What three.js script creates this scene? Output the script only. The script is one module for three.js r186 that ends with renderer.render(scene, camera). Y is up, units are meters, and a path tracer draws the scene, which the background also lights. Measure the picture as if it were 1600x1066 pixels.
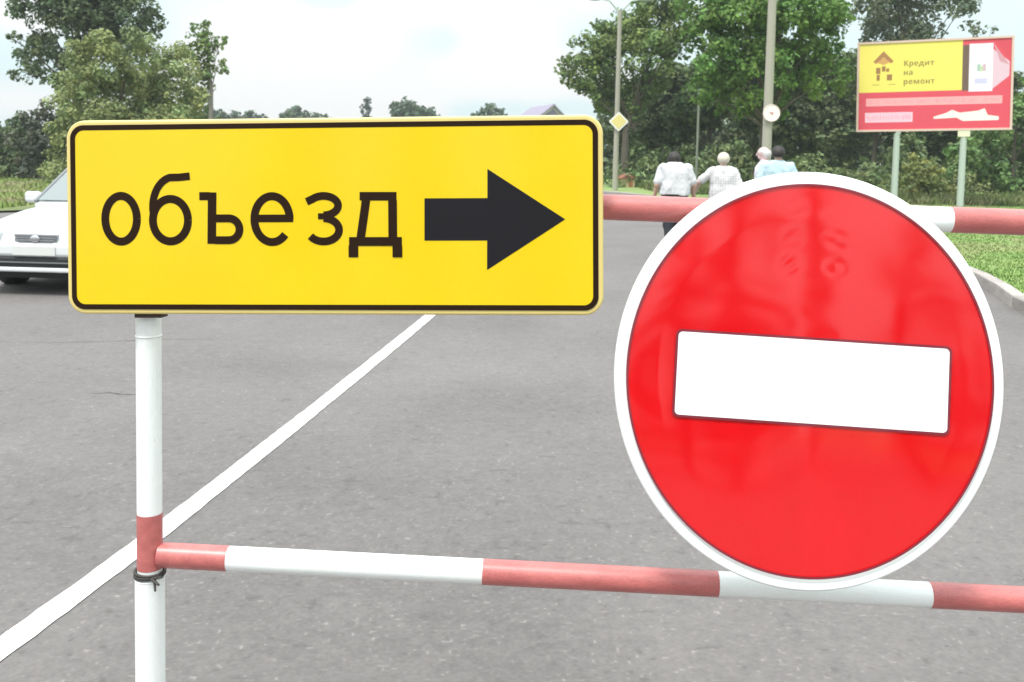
import * as THREE from 'three';
import { mergeGeometries } from 'three/addons/utils/BufferGeometryUtils.js';
import { RoundedBoxGeometry } from 'three/addons/geometries/RoundedBoxGeometry.js';
import { Brush, Evaluator, SUBTRACTION } from 'three-bvh-csg';

// ---------------------------------------------------------------- camera, sky, sun, exposure
const W = 1600, H = 1066;
const scene = new THREE.Scene();
const camera = new THREE.PerspectiveCamera(39.13, W / H, 0.1, 1200);
camera.rotation.order = 'YXZ';
camera.position.set(0, 1.6, 0);
camera.rotation.set(THREE.MathUtils.degToRad(-4), 0, THREE.MathUtils.degToRad(1.2));
camera.userData.fStop = 12; camera.focus = 1.8;
camera.setViewOffset(W, H, 0, 188, W, H);           // the photograph is a crop below the lens axis
const renderer = new THREE.WebGLRenderer({ antialias: true });
renderer.toneMapping = THREE.LinearToneMapping;
renderer.toneMappingExposure = 1.6;
renderer.shadowMap.enabled = true;
renderer.setSize(1024, 682);

function rng(seed) { let s = seed >>> 0; return () => { s = (s + 0x6D2B79F5) >>> 0; let t = s; t = Math.imul(t ^ (t >>> 15), t | 1); t ^= t + Math.imul(t ^ (t >>> 7), t | 61); return ((t ^ (t >>> 14)) >>> 0) / 4294967296; }; }
function hash3(x, y, z) { let h = Math.imul(x, 374761393) + Math.imul(y, 668265263) + Math.imul(z, 1274126177); h = Math.imul(h ^ (h >>> 13), 1274126177); return ((h ^ (h >>> 16)) >>> 0) / 4294967296; }
function vnoise(x, y, z = 0, per = 0) {               // value noise, tileable when per > 0
  const xi = Math.floor(x), yi = Math.floor(y), zi = Math.floor(z), f = (t) => t * t * (3 - 2 * t);
  const u = f(x - xi), v = f(y - yi), w = f(z - zi), m = (a) => (per ? ((a % per) + per) % per : a);
  let r = 0;
  for (let k = 0; k < (w ? 8 : 4); k++) { const a = k & 1, b = (k >> 1) & 1, c = k >> 2; r += (a ? u : 1 - u) * (b ? v : 1 - v) * (c ? w : 1 - w) * hash3(m(xi + a), m(yi + b), zi + c); }
  return r;
}
function fbm(x, y, z, oct, per = 0) { let s = 0, a = 0.5, t = 0; for (let i = 0; i < oct; i++) { s += a * vnoise(x, y, z + i * 17, per); t += a; a *= 0.5; x *= 2; y *= 2; per *= 2; } return s / t; }

{ // overcast sky, brighter overhead, with thin bluish breaks between the clouds
  const w = 1024, h = 512, data = new Float32Array(w * h * 4);
  for (let j = 0; j < h; j++) {
    const el = ((j + 0.5) / h - 0.5) * Math.PI, s = Math.max(0, Math.sin(el));
    const L = 0.555 * (1 + 1.8 * s);
    for (let i = 0; i < w; i++) {
      const az = (i / w) * 2 * Math.PI, X = Math.cos(az) * 5, Y = Math.sin(az) * 5;
      let c = fbm(X + 40, Y + 40, el * 26 + 7, 4);
      c = THREE.MathUtils.smoothstep(c, 0.43, 0.60);
      const k = (j * w + i) * 4;
      data[k] = L * (0.80 + 0.20 * c); data[k + 1] = L * (0.955 + 0.05 * c); data[k + 2] = L * (0.985 + 0.02 * c); data[k + 3] = 1;
    }
  }
  const t = new THREE.DataTexture(data, w, h, THREE.RGBAFormat, THREE.FloatType);
  t.mapping = THREE.EquirectangularReflectionMapping; t.magFilter = THREE.LinearFilter; t.minFilter = THREE.LinearFilter; t.needsUpdate = true;
  scene.background = t; scene.environment = t;
}
const sun = new THREE.DirectionalLight(new THREE.Color(1, 0.97, 0.92), 2.2);
sun.position.set(-8, 30, 4); sun.target.position.set(0, 0, -8);
sun.castShadow = true; sun.shadow.radius = 26; sun.shadow.mapSize.set(2048, 2048);
Object.assign(sun.shadow.camera, { left: -60, right: 60, top: 60, bottom: -60, near: 1, far: 200 });
scene.add(sun, sun.target);

// ---------------------------------------------------------------- helpers
const used = new Map();
function numbered(n) { const k = used.get(n) ?? 0; used.set(n, k + 1); return k ? `${n}_${String(k).padStart(3, '0')}` : n; }
function tag(o, label, category, group, kind) { if (label) o.userData.label = label; if (category) o.userData.category = category; if (group) o.userData.group = group; if (kind) o.userData.kind = kind; return o; }
function thing(name, label, category, pos = [0, 0, 0], turn = 0, group) { const g = new THREE.Group(); g.name = numbered(name); g.position.set(...pos); g.rotation.y = turn; scene.add(g); return tag(g, label, category, group); }
function mesh(name, geo, mat, parent) { const m = new THREE.Mesh(Array.isArray(geo) ? mergeGeometries(geo.map(clean)) : geo, mat); m.name = name; m.castShadow = m.receiveShadow = true; parent?.add(m); return m; }
function clean(g) { g = g.index ? g.toNonIndexed() : g; for (const k of Object.keys(g.attributes)) if (!['position', 'normal', 'uv'].includes(k)) g.deleteAttribute(k); return g; }
function structure(name, geo, mat) { const m = mesh(numbered(name), geo, mat, scene); m.userData.kind = 'structure'; return m; }
const V = (x, y, z) => new THREE.Vector3(x, y, z);
function rod(a, b, r0, r1 = r0, seg = 20, open = false) { // tapered tube between two points
  a = Array.isArray(a) ? V(...a) : a; b = Array.isArray(b) ? V(...b) : b;
  const d = b.clone().sub(a), g = new THREE.CylinderGeometry(r1, r0, d.length(), seg, 1, open);
  g.applyQuaternion(new THREE.Quaternion().setFromUnitVectors(V(0, 1, 0), d.clone().normalize()));
  const m = a.clone().add(b).multiplyScalar(0.5); g.translate(m.x, m.y, m.z); return g;
}
function box(w, h, d, x = 0, y = 0, z = 0, r = 0) { const g = r ? new RoundedBoxGeometry(w, h, d, 2, r) : new THREE.BoxGeometry(w, h, d); g.translate(x, y, z); return g; }
function std(rgb, rough = 0.8, extra = {}) { return new THREE.MeshStandardMaterial({ color: new THREE.Color().setRGB(...rgb), roughness: rough, ...extra }); }
function phys(rgb, rough, extra = {}) { return new THREE.MeshPhysicalMaterial({ color: new THREE.Color().setRGB(...rgb), roughness: rough, ...extra }); }
function tex(size, fn, srgb = true) { // fn(u, v) -> [r, g, b] linear 0..1 (stored as sRGB) or a number
  const d = new Uint8Array(size * size * 4), enc = (x) => Math.round(255 * Math.min(1, Math.max(0, srgb ? (x <= 0.0031308 ? 12.92 * x : 1.055 * x ** (1 / 2.4) - 0.055) : x)));
  for (let j = 0; j < size; j++) for (let i = 0; i < size; i++) { const c = fn(i / size, j / size), k = (j * size + i) * 4; const q = typeof c === 'number' ? [c, c, c] : c; d[k] = enc(q[0]); d[k + 1] = enc(q[1]); d[k + 2] = enc(q[2]); d[k + 3] = 255; }
  const t = new THREE.DataTexture(d, size, size); t.wrapS = t.wrapT = THREE.RepeatWrapping; t.magFilter = THREE.LinearFilter; t.minFilter = THREE.LinearMipmapLinearFilter; t.generateMipmaps = true; if (srgb) t.colorSpace = THREE.SRGBColorSpace; t.needsUpdate = true; return t;
}
function planarUV(g, s = 1, ax = 0, ay = 2) { const p = g.attributes.position, uv = new Float32Array(p.count * 2); for (let i = 0; i < p.count; i++) { uv[2 * i] = p.getComponent(i, ax) / s; uv[2 * i + 1] = p.getComponent(i, ay) / s; } g.setAttribute('uv', new THREE.BufferAttribute(uv, 2)); return g; }
function groundSheet(pts, y) { const s = new THREE.Shape(pts.map(([x, z]) => new THREE.Vector2(x, -z))); const g = new THREE.ShapeGeometry(s); g.rotateX(-Math.PI / 2); g.translate(0, y, 0); return g; }
function ellipse(a, b) { const s = new THREE.Shape(); s.absellipse(0, 0, a, b, 0, Math.PI * 2); return s; }
function ellipseRing(a, b, w) { const s = ellipse(a, b), h = new THREE.Path(); h.absellipse(0, 0, a - w, b - w, 0, Math.PI * 2); s.holes.push(h); return s; }
function rrect(w, h, r, P = THREE.Shape) { const s = new P(), x = w / 2, y = h / 2; s.moveTo(-x + r, -y); s.lineTo(x - r, -y); s.absarc(x - r, -y + r, r, -Math.PI / 2, 0); s.lineTo(x, y - r); s.absarc(x - r, y - r, r, 0, Math.PI / 2); s.lineTo(-x + r, y); s.absarc(-x + r, y - r, r, Math.PI / 2, Math.PI); s.lineTo(-x, -y + r); s.absarc(-x + r, -y + r, r, Math.PI, Math.PI * 1.5); return s; }
const flat = (s, z, seg = 48) => new THREE.ShapeGeometry(s, seg).translate(0, 0, z);

// surface nets: a closed mesh round the zero level of a distance field
function surfaceNets(sdf, lo, hi, cell) {
  const n = [0, 1, 2].map((k) => Math.ceil((hi[k] - lo[k]) / cell) + 1), [nx, ny, nz] = n, val = new Float32Array(nx * ny * nz), id = (i, j, k) => i + nx * (j + ny * k);
  for (let k = 0; k < nz; k++) for (let j = 0; j < ny; j++) for (let i = 0; i < nx; i++) val[id(i, j, k)] = sdf(lo[0] + i * cell, lo[1] + j * cell, lo[2] + k * cell);
  const cellV = new Int32Array(nx * ny * nz).fill(-1), pos = [], nor = [], idx = [];
  for (let k = 0; k < nz - 1; k++) for (let j = 0; j < ny - 1; j++) for (let i = 0; i < nx - 1; i++) {
    let c = 0, s = [0, 0, 0], neg = 0;
    for (let q = 0; q < 8; q++) if (val[id(i + (q & 1), j + ((q >> 1) & 1), k + (q >> 2))] < 0) neg++;
    if (!neg || neg === 8) continue;
    for (let q = 0; q < 8; q++) for (const b of [1, 2, 4]) if (!(q & b)) {
      const a = [q & 1, (q >> 1) & 1, q >> 2], e = [(q | b) & 1, ((q | b) >> 1) & 1, (q | b) >> 2];
      const va = val[id(i + a[0], j + a[1], k + a[2])], vb = val[id(i + e[0], j + e[1], k + e[2])];
      if ((va < 0) !== (vb < 0)) { const t = va / (va - vb); for (let m = 0; m < 3; m++) s[m] += a[m] + t * (e[m] - a[m]); c++; }
    }
    const P = [lo[0] + (i + s[0] / c) * cell, lo[1] + (j + s[1] / c) * cell, lo[2] + (k + s[2] / c) * cell], h = cell * 0.5;
    cellV[id(i, j, k)] = pos.length / 3; pos.push(...P);
    const g = [sdf(P[0] + h, P[1], P[2]) - sdf(P[0] - h, P[1], P[2]), sdf(P[0], P[1] + h, P[2]) - sdf(P[0], P[1] - h, P[2]), sdf(P[0], P[1], P[2] + h) - sdf(P[0], P[1], P[2] - h)], l = Math.hypot(...g) || 1;
    nor.push(g[0] / l, g[1] / l, g[2] / l);
  }
  for (let k = 1; k < nz - 1; k++) for (let j = 1; j < ny - 1; j++) for (let i = 1; i < nx - 1; i++) {
    const v0 = val[id(i, j, k)] < 0;
    const quad = (a, b, c, d, flip) => { if (Math.min(a, b, c, d) < 0) return; flip ? idx.push(a, c, b, a, d, c) : idx.push(a, b, c, a, c, d); };
    if (v0 !== val[id(i + 1, j, k)] < 0) quad(cellV[id(i, j - 1, k - 1)], cellV[id(i, j, k - 1)], cellV[id(i, j, k)], cellV[id(i, j - 1, k)], !v0);
    if (v0 !== val[id(i, j + 1, k)] < 0) quad(cellV[id(i - 1, j, k - 1)], cellV[id(i - 1, j, k)], cellV[id(i, j, k)], cellV[id(i, j, k - 1)], !v0);
    if (v0 !== val[id(i, j, k + 1)] < 0) quad(cellV[id(i - 1, j - 1, k)], cellV[id(i, j - 1, k)], cellV[id(i, j, k)], cellV[id(i - 1, j, k)], !v0);
  }
  const g = new THREE.BufferGeometry(); g.setAttribute('position', new THREE.Float32BufferAttribute(pos, 3)); g.setAttribute('normal', new THREE.Float32BufferAttribute(nor, 3)); g.setIndex(idx);
  return planarUV(g, 1, 0, 1);
}
function capsuleDist(x, y, z, [a, b, ra, rb]) { const dx = b[0] - a[0], dy = b[1] - a[1], dz = b[2] - a[2], l = dx * dx + dy * dy + dz * dz || 1e-9; const t = Math.min(1, Math.max(0, ((x - a[0]) * dx + (y - a[1]) * dy + (z - a[2]) * dz) / l)); return Math.hypot(x - a[0] - t * dx, y - a[1] - t * dy, z - a[2] - t * dz) - (ra + t * (rb - ra)); }
function blend(bones, k, grow = 0) { return (x, y, z) => { let d = 1e3; for (const b of bones) { const e = capsuleDist(x, y, z, b); const h = Math.max(k - Math.abs(d - e), 0) / k; d = Math.min(d, e) - h * h * k * 0.25; } return d - grow; }; }

// ---------------------------------------------------------------- ground, road, verge, kerb
const asphaltTex = tex(2048, (u, v) => {
  const patch = fbm(u * 6, v * 6, 3, 4, 6), fine = vnoise(u * 420, v * 420, 9, 420), mid = vnoise(u * 150, v * 150, 5, 150), grit = vnoise(u * 800, v * 800, 2, 800);
  let a = 0.133 + 0.055 * (patch - 0.5) + 0.024 * (fine - 0.5) + 0.018 * (mid - 0.5) + 0.022 * (grit - 0.5);
  if (fine > 0.9) a += 0.10 * (fine - 0.9) / 0.1;                      // pale stones
  if (mid < 0.08) a *= 0.85;
  return [a * 1.05, a * 0.955, a * 0.93];
});
const asphaltBump = tex(1024, (u, v) => 0.5 * vnoise(u * 420, v * 420, 9, 420) + 0.5 * vnoise(u * 200, v * 200, 4, 200), false);
const kerbTex = (k) => tex(256, (u, v) => { const n = fbm(u * 6, v * 6, 81, 5, 6), g = vnoise(u * 60, v * 60, 82, 60), q = k * (0.75 + 0.5 * n) * (0.85 + 0.3 * g); return [0.34 * q, 0.305 * q, 0.285 * q]; });
const M = {
  asphalt: std([1, 1, 1], 0.85, { map: asphaltTex, bumpMap: asphaltBump, bumpScale: 0.0014 }),
  soil: std([1, 1, 1], 1, { map: tex(512, (u, v) => { const n = fbm(u * 8, v * 8, 1, 5, 8), g = vnoise(u * 128, v * 128, 4, 128); const k = 0.7 + 0.6 * g; return [(0.10 + 0.07 * n) * k, (0.13 + 0.05 * n) * k, (0.045 + 0.02 * n) * k]; }) }),
  lawn: std([1, 1, 1], 1, { map: tex(1024, (u, v) => { const n = fbm(u * 8, v * 8, 21, 5, 8), g = vnoise(u * 256, v * 256, 4, 256); const k = 0.65 + 0.7 * g; return [(0.185 + 0.10 * (n - 0.3)) * k, (0.265 + 0.06 * (n - 0.3)) * k, 0.088 * k]; }) }),
  markPaint: std([1, 1, 1], 0.7, { map: tex(512, (u, v) => { const n = fbm(u * 10, v * 10, 6, 5, 10), g = vnoise(u * 200, v * 200, 8, 200); const a = 0.62 + 0.12 * (n - 0.5) + 0.14 * (g - 0.5); return g * n > 0.46 ? [0.36, 0.355, 0.34] : [a, a * 0.99, a * 0.95]; }) }),
  kerb: std([1, 1, 1], 0.9, { map: kerbTex(1) }), kerbDark: std([1, 1, 1], 0.9, { map: kerbTex(0.82) }), kerbPale: std([1, 1, 1], 0.9, { map: kerbTex(1.15) }),
};
function fieldUV(g, s) { return planarUV(g, s, 0, 2); }
{
  const g = new THREE.PlaneGeometry(1600, 1600, 1, 1); g.rotateX(-Math.PI / 2); g.translate(0, -0.03, 0); structure('ground', fieldUV(g, 5), M.soil);
  const kerbLine = new THREE.CatmullRomCurve3([[16, 90], [15, 40], [12, 14], [7, 1], [5.2, -5.5], [5.52, -10.23], [6.12, -12.3], [6.7, -16], [7.0, -20], [6.9, -26], [6.1, -33], [4.6, -38.2], [2.5, -42], [-2.5, -52], [-12, -70], [-40, -120]].map(([x, z]) => V(x, 0, z)), false, 'centripetal');
  const L = kerbLine.getLength(), cp = kerbLine.getSpacedPoints(Math.round(L / 1.0)).map((p) => [p.x, p.z]);
  structure('road', fieldUV(groundSheet([...cp, [-46, -120], [-22, -70], [-13, -50], [-10, -38], [-9, -26], [-12, -21.5], [-20, -20], [-70, -19], [-70, 90]], 0), 6), M.asphalt);
  structure('verge', fieldUV(groundSheet([...cp, [60, -120], [60, 90]].map((p, i) => (i < cp.length ? [p[0] + 0.15, p[1]] : p)), 0.11), 6), M.lawn);
  const k = thing('kerb', 'low concrete kerb of single stones along the grass verge', null); k.userData = { kind: 'structure' };
  const stoneG = [0, 1, 2].map((i) => box(0.15 + 0.004 * i, 0.27, 0.985 - 0.006 * i, 0, 0, 0, 0.018)), mats = [M.kerb, M.kerbPale, M.kerb, M.kerbDark], r = rng(4);
  for (let i = 70; i < 150 && i < cp.length - 1; i++) {
    const [x0, z0] = cp[i], [x1, z1] = cp[i + 1];
    const m = mesh('kerb_stone', stoneG[i % 3], mats[(r() * 4) | 0], k); m.position.set((x0 + x1) / 2 + 0.072 + (r() - 0.5) * 0.012, 0.005 + (r() - 0.5) * 0.012, (z0 + z1) / 2); m.rotation.y = Math.atan2(x1 - x0, z1 - z0);
  }
  // solid white line running away behind the yellow board
  const mk = new THREE.CatmullRomCurve3([[-2.62, 5], [-2.03, 0], [-1.59, -2.93], [-1.46, -3.75], [-0.805, -9.14], [-0.1, -16], [-0.3, -24], [-2.2, -34]].map(([x, z]) => V(x, 0, z)), false, 'centripetal'), a = [], b = [];
  for (let i = 0; i <= 700; i++) { const p = mk.getPointAt(i / 700), t = mk.getTangentAt(i / 700), w = 0.053 + 0.006 * (vnoise(i * 1.7, 3) - 0.5) + 0.004 * (vnoise(i * 0.31, 5) - 0.5); a.push([p.x - t.z * w, p.z + t.x * w]); b.push([p.x + t.z * w, p.z - t.x * w]); }
  structure('road_marking', fieldUV(groundSheet([...a, ...b.reverse()], 0.004), 1), M.markPaint);
  const crack = (x, z, dx, dz, n, seed) => { const q = rng(seed), A = [], B = []; for (let i = 0; i <= n; i++) { const w = 0.0045 * Math.sin(Math.PI * (i + 0.2) / (n + 0.4)) * (0.5 + q()); A.push([x, z - w]); B.push([x, z + w]); x += dx * (0.6 + 0.8 * q()); z += dz + 0.05 * (q() - 0.5); } structure('road_crack', fieldUV(groundSheet([...A, ...B.reverse()], 0.003), 1), M.tar); };
  M.tar = std([0.085, 0.08, 0.077], 0.9);
  crack(-2.75, -6.1, 0.05, 0.004, 9, 3); crack(-2.1, -3.55, -0.05, 0.01, 7, 4); crack(-4.1, -7.6, 0.11, -0.02, 16, 5);
  // rough field behind the car
  structure('grass_bank', fieldUV(groundSheet([[-90, -19.3], [-20, -20.2], [-12.2, -21.7], [-9.3, -26], [-10.2, -38], [-13.2, -50], [-30, -75], [-90, -75]], 0.03), 5), M.soil);
}

// ---------------------------------------------------------------- barrier
const chip = tex(512, (u, v) => { const n = fbm(u * 7, v * 7, 11, 5, 7), g = vnoise(u * 90, v * 90, 12, 90); const a = 0.86 + 0.08 * (n - 0.5) + 0.05 * (g - 0.5); return n > 0.79 && g > 0.5 ? [0.68, 0.64, 0.6] : [a * 0.985, a, a * 0.985]; });
const redTex = tex(512, (u, v) => { const n = fbm(u * 9, v * 9, 31, 5, 9), g = vnoise(u * 110, v * 110, 32, 110); const k = 0.85 + 0.4 * (n - 0.4) + 0.25 * (g - 0.5); return [0.51 * k + 0.02, 0.125 * k + 0.02 * n, 0.118 * k + 0.015 * n]; });
Object.assign(M, {
  whitePaint: phys([1, 1, 1], 0.5, { map: chip, clearcoat: 0.5, clearcoatRoughness: 0.3 }), redPaint: phys([1, 1, 1], 0.5, { map: redTex, clearcoat: 0.7, clearcoatRoughness: 0.35 }), rust: std([0.05, 0.03, 0.022], 0.85), darkSteel: std([0.06, 0.055, 0.05], 0.6, { metalness: 0.4 }), zinc: std([0.42, 0.43, 0.43], 0.5, { metalness: 0.5 }),
});
const YAW = THREE.MathUtils.degToRad(-2);
{
  const b = thing('barrier', 'red and white striped tubular road barrier carrying both traffic signs', 'barrier', [-0.682, 0, -1.7926], YAW);
  const R = 0.0232, LONG = 2.62;
  const up = mesh('upright', rod([0, 0.70, 0], [0, 1.512, 0], R), M.whitePaint, b);
  mesh('red_band', rod([0, 0.792, 0], [0, 0.9, 0], R + 0.0006, R + 0.0006, 24, true), M.redPaint, up);
  mesh('weld_seam', new THREE.TorusGeometry(R, 0.0016, 6, 24).rotateX(Math.PI / 2).translate(0, 1.243, 0), M.whitePaint, up);
  const low = (x) => 0.8178 - 0.0161 * x, top = (x) => 1.5173 - 0.0138 * x;
  for (const [name, y, cuts] of [['upper_rail', top, [0, 0.15, 0.641, 1.09, 1.478, 1.95, LONG]], ['lower_rail', low, [0.02, 0.153, 0.641, 1.084, 1.4764, 1.94, LONG]]]) {
    const rail = new THREE.Group(); rail.name = name; b.add(rail);
    for (let i = 0; i < cuts.length - 1; i++) mesh(i % 2 ? 'white_band' : 'red_band', rod([cuts[i], y(cuts[i]), 0], [cuts[i + 1], y(cuts[i + 1]), 0], i % 2 ? R : R + 0.0005, i % 2 ? R : R + 0.0005, 28), i % 2 ? M.whitePaint : M.redPaint, rail);
  }
  mesh('post_sleeve', [rod([0, 0, 0], [0, 0.772, 0], 0.0275, 0.0275, 28), new THREE.TorusGeometry(0.0262, 0.002, 8, 28).rotateX(Math.PI / 2).translate(0, 0.772, 0)], M.whitePaint, b);
  const wire = [];
  for (const [y, tilt, ph] of [[0.779, 0.06, 0], [0.786, -0.05, 1], [0.7815, 0.02, 2]]) wire.push(new THREE.TorusGeometry(0.0275, 0.0026, 8, 28).rotateX(Math.PI / 2).rotateZ(tilt).translate(0, y, 0));
  wire.push(rod([0.014, 0.781, 0.026], [0.032, 0.775, 0.036], 0.0032, 0.0024, 8), rod([0.016, 0.782, 0.026], [0.036, 0.789, 0.032], 0.003, 0.0022, 8), rod([0.02, 0.781, 0.027], [0.025, 0.762, 0.036], 0.003, 0.002, 8));
  mesh('wire_tie', wire, M.darkSteel, b);
  mesh('end_upright', rod([LONG, 0, 0], [LONG, 1.5, 0], 0.0275), M.whitePaint, b);
  for (const x of [0, LONG]) mesh('foot_plate', box(0.3, 0.012, 0.3, x, 0.006, 0, 0.004), M.rust, b);
}

// ---------------------------------------------------------------- yellow detour board
Object.assign(M, {
  yellowFilm: phys([0.80, 0.56, 0.004], 0.14, { ior: 1.52, map: tex(512, (u, v) => { const n = fbm(u * 5, v * 5, 41, 5, 5), g = vnoise(u * 180, v * 180, 42, 180); const k = 0.95 + 0.10 * (n - 0.5) + 0.03 * (g - 0.5); return [k, k, k]; }) }),
  yellowEdge: phys([0.70, 0.55, 0.19], 0.45, { clearcoat: 0.5, clearcoatRoughness: 0.2 }),
  blackFilm: phys([0.011, 0.010, 0.013], 0.6, { specularIntensity: 0.35 }), inkFilm: phys([0.018, 0.007, 0.002], 0.6, { specularIntensity: 0.3 }),
});
function stroke(pts, w, z) { // flat band along a polyline (mm), butt ends, mitred corners
  const n = pts.length, L = [], Rr = [];
  for (let i = 0; i < n; i++) {
    const p = pts[i], a = pts[Math.max(0, i - 1)], c = pts[Math.min(n - 1, i + 1)];
    const d0 = i ? [p[0] - a[0], p[1] - a[1]] : [c[0] - p[0], c[1] - p[1]], d1 = i < n - 1 ? [c[0] - p[0], c[1] - p[1]] : d0, l0 = Math.hypot(...d0), l1 = Math.hypot(...d1);
    const n0 = [-d0[1] / l0, d0[0] / l0], n1 = [-d1[1] / l1, d1[0] / l1]; let m = [n0[0] + n1[0], n0[1] + n1[1]]; const q = m[0] * n0[0] + m[1] * n0[1]; m = [m[0] / q, m[1] / q];
    L.push([p[0] + m[0] * w / 2, p[1] + m[1] * w / 2]); Rr.push([p[0] - m[0] * w / 2, p[1] - m[1] * w / 2]);
  }
  const pos = [], idx = [];
  for (let i = 0; i < n; i++) pos.push(L[i][0] / 1000, L[i][1] / 1000, z, Rr[i][0] / 1000, Rr[i][1] / 1000, z);
  for (let i = 0; i < n - 1; i++) { const k = 2 * i; idx.push(k, k + 1, k + 2, k + 2, k + 1, k + 3); }
  const g = new THREE.BufferGeometry(); g.setAttribute('position', new THREE.Float32BufferAttribute(pos, 3)); g.setIndex(idx); g.computeVertexNormals(); return planarUV(g, 1, 0, 1);
}
function arcPts(cx, cy, rx, ry, a0, a1, n = 36) { return Array.from({ length: n + 1 }, (_, i) => { const t = THREE.MathUtils.degToRad(a0 + (a1 - a0) * i / n); return [cx + rx * Math.cos(t), cy + ry * Math.sin(t)]; }); }
function wavySheet(geo, amp, freq, seed) { const p = geo.attributes.position; for (let i = 0; i < p.count; i++) p.setZ(i, p.getZ(i) + amp * (fbm(p.getX(i) * freq + 9, p.getY(i) * freq + 9, seed, 2) - 0.5)); geo.computeVertexNormals(); return geo; }
{
  const s = thing('detour_sign', 'wide yellow detour board lettered объезд with a black arrow pointing right', 'traffic sign');
  s.position.set(-0.33, 1.48, -1.731); s.rotation.order = 'YXZ'; s.rotation.set(THREE.MathUtils.degToRad(-3), THREE.MathUtils.degToRad(-4), THREE.MathUtils.degToRad(1.7));
  const ex = new THREE.ExtrudeGeometry(rrect(0.977, 0.348, 0.03), { depth: 0.012, bevelEnabled: true, bevelThickness: 0.005, bevelSize: 0.0045, bevelSegments: 4, curveSegments: 16 }).translate(0, 0, -0.0175);
  mesh('board', ex, M.yellowEdge, s);
  mesh('face', planarUV(flat(rrect(0.967, 0.338, 0.0245), 0.0005), 0.6, 0, 1), M.yellowFilm, s);
  const ring = rrect(0.968, 0.339, 0.025); ring.holes.push(rrect(0.949, 0.320, 0.0165, THREE.Path)); mesh('border_line', flat(ring, 0.0009), M.inkFilm, s);
  const z = 0.0010, dz = 0.00015, w = 13.5;
  const glyph = (list) => mesh('letter', list.map(([p, ww], i) => stroke(p, (ww ?? w) * 1.1, z + i * dz)), M.inkFilm, s);
  glyph([[arcPts(-388.8, -2.8, 30, 42, 0, 360, 48)]]);                                                                                                  // о
  glyph([[arcPts(-295.6, -5.7, 33, 38.8, 0, 360, 48)], [[...arcPts(-289, 18, 39.5, 55, 190, 100, 20), [-278, 72.5], [-258.5, 74.5]], 12.5]]);            // б
  glyph([[[[-241, 37.8], [-222, 37.8]], 13.5], [[[-216.8, 44.6], [-218.6, -49.2]], 14.5], [[[-212, -2.8], [-186, -2.8], ...arcPts(-186, -22.7, 19.5, 19.9, 84, -84, 18), [-186, -42.6], [-212, -42.6]], 13]]);   // ъ
  glyph([[[...arcPts(-106, -4.6, 32.7, 41.7, 0, 318, 44)], 13.3], [[[-134, -3.2], [-66.7, -3.2]], 12.5]]);           // е
  glyph([[[[-42, 26.5], ...arcPts(-11, 19.5, 27, 17.5, 135, -90, 26)], 12.8], [[...arcPts(-11, -24.4, 28.5, 21, 90, -148, 28)], 12.8], [[[-21, 0.2], [-10, 0.2]], 10]]);   // з
  glyph([[[[55.5, 36], [122.8, 35.6]], 14], [[[115.5, 29], [115.5, -39]], 14.5], [[[67.3, 29], [57, -39]], 14], [[[35.8, -45.5], [132, -45.7]], 14.5], [[[43.5, -52.5], [43.5, -74]], 16], [[[123.8, -52.8], [123.8, -74.2]], 16]]);  // д
  const ar = new THREE.Shape([[173.5, 31.6], [286.9, 31.4], [287.2, 83.6], [425.6, -7], [285.6, -97.2], [286, -44.3], [173, -44.3]].map(([x, y]) => new THREE.Vector2(x / 1000, y / 1000)));
  mesh('arrow', flat(ar, z), M.blackFilm, s);
  mesh('bracket', [box(0.05, 0.04, 0.03, -0.345, -0.166, -0.024), box(0.05, 0.03, 0.03, -0.345, 0.09, -0.024), box(0.9, 0.03, 0.012, 0, 0.02, -0.0238)], M.rust, s);
}

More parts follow.
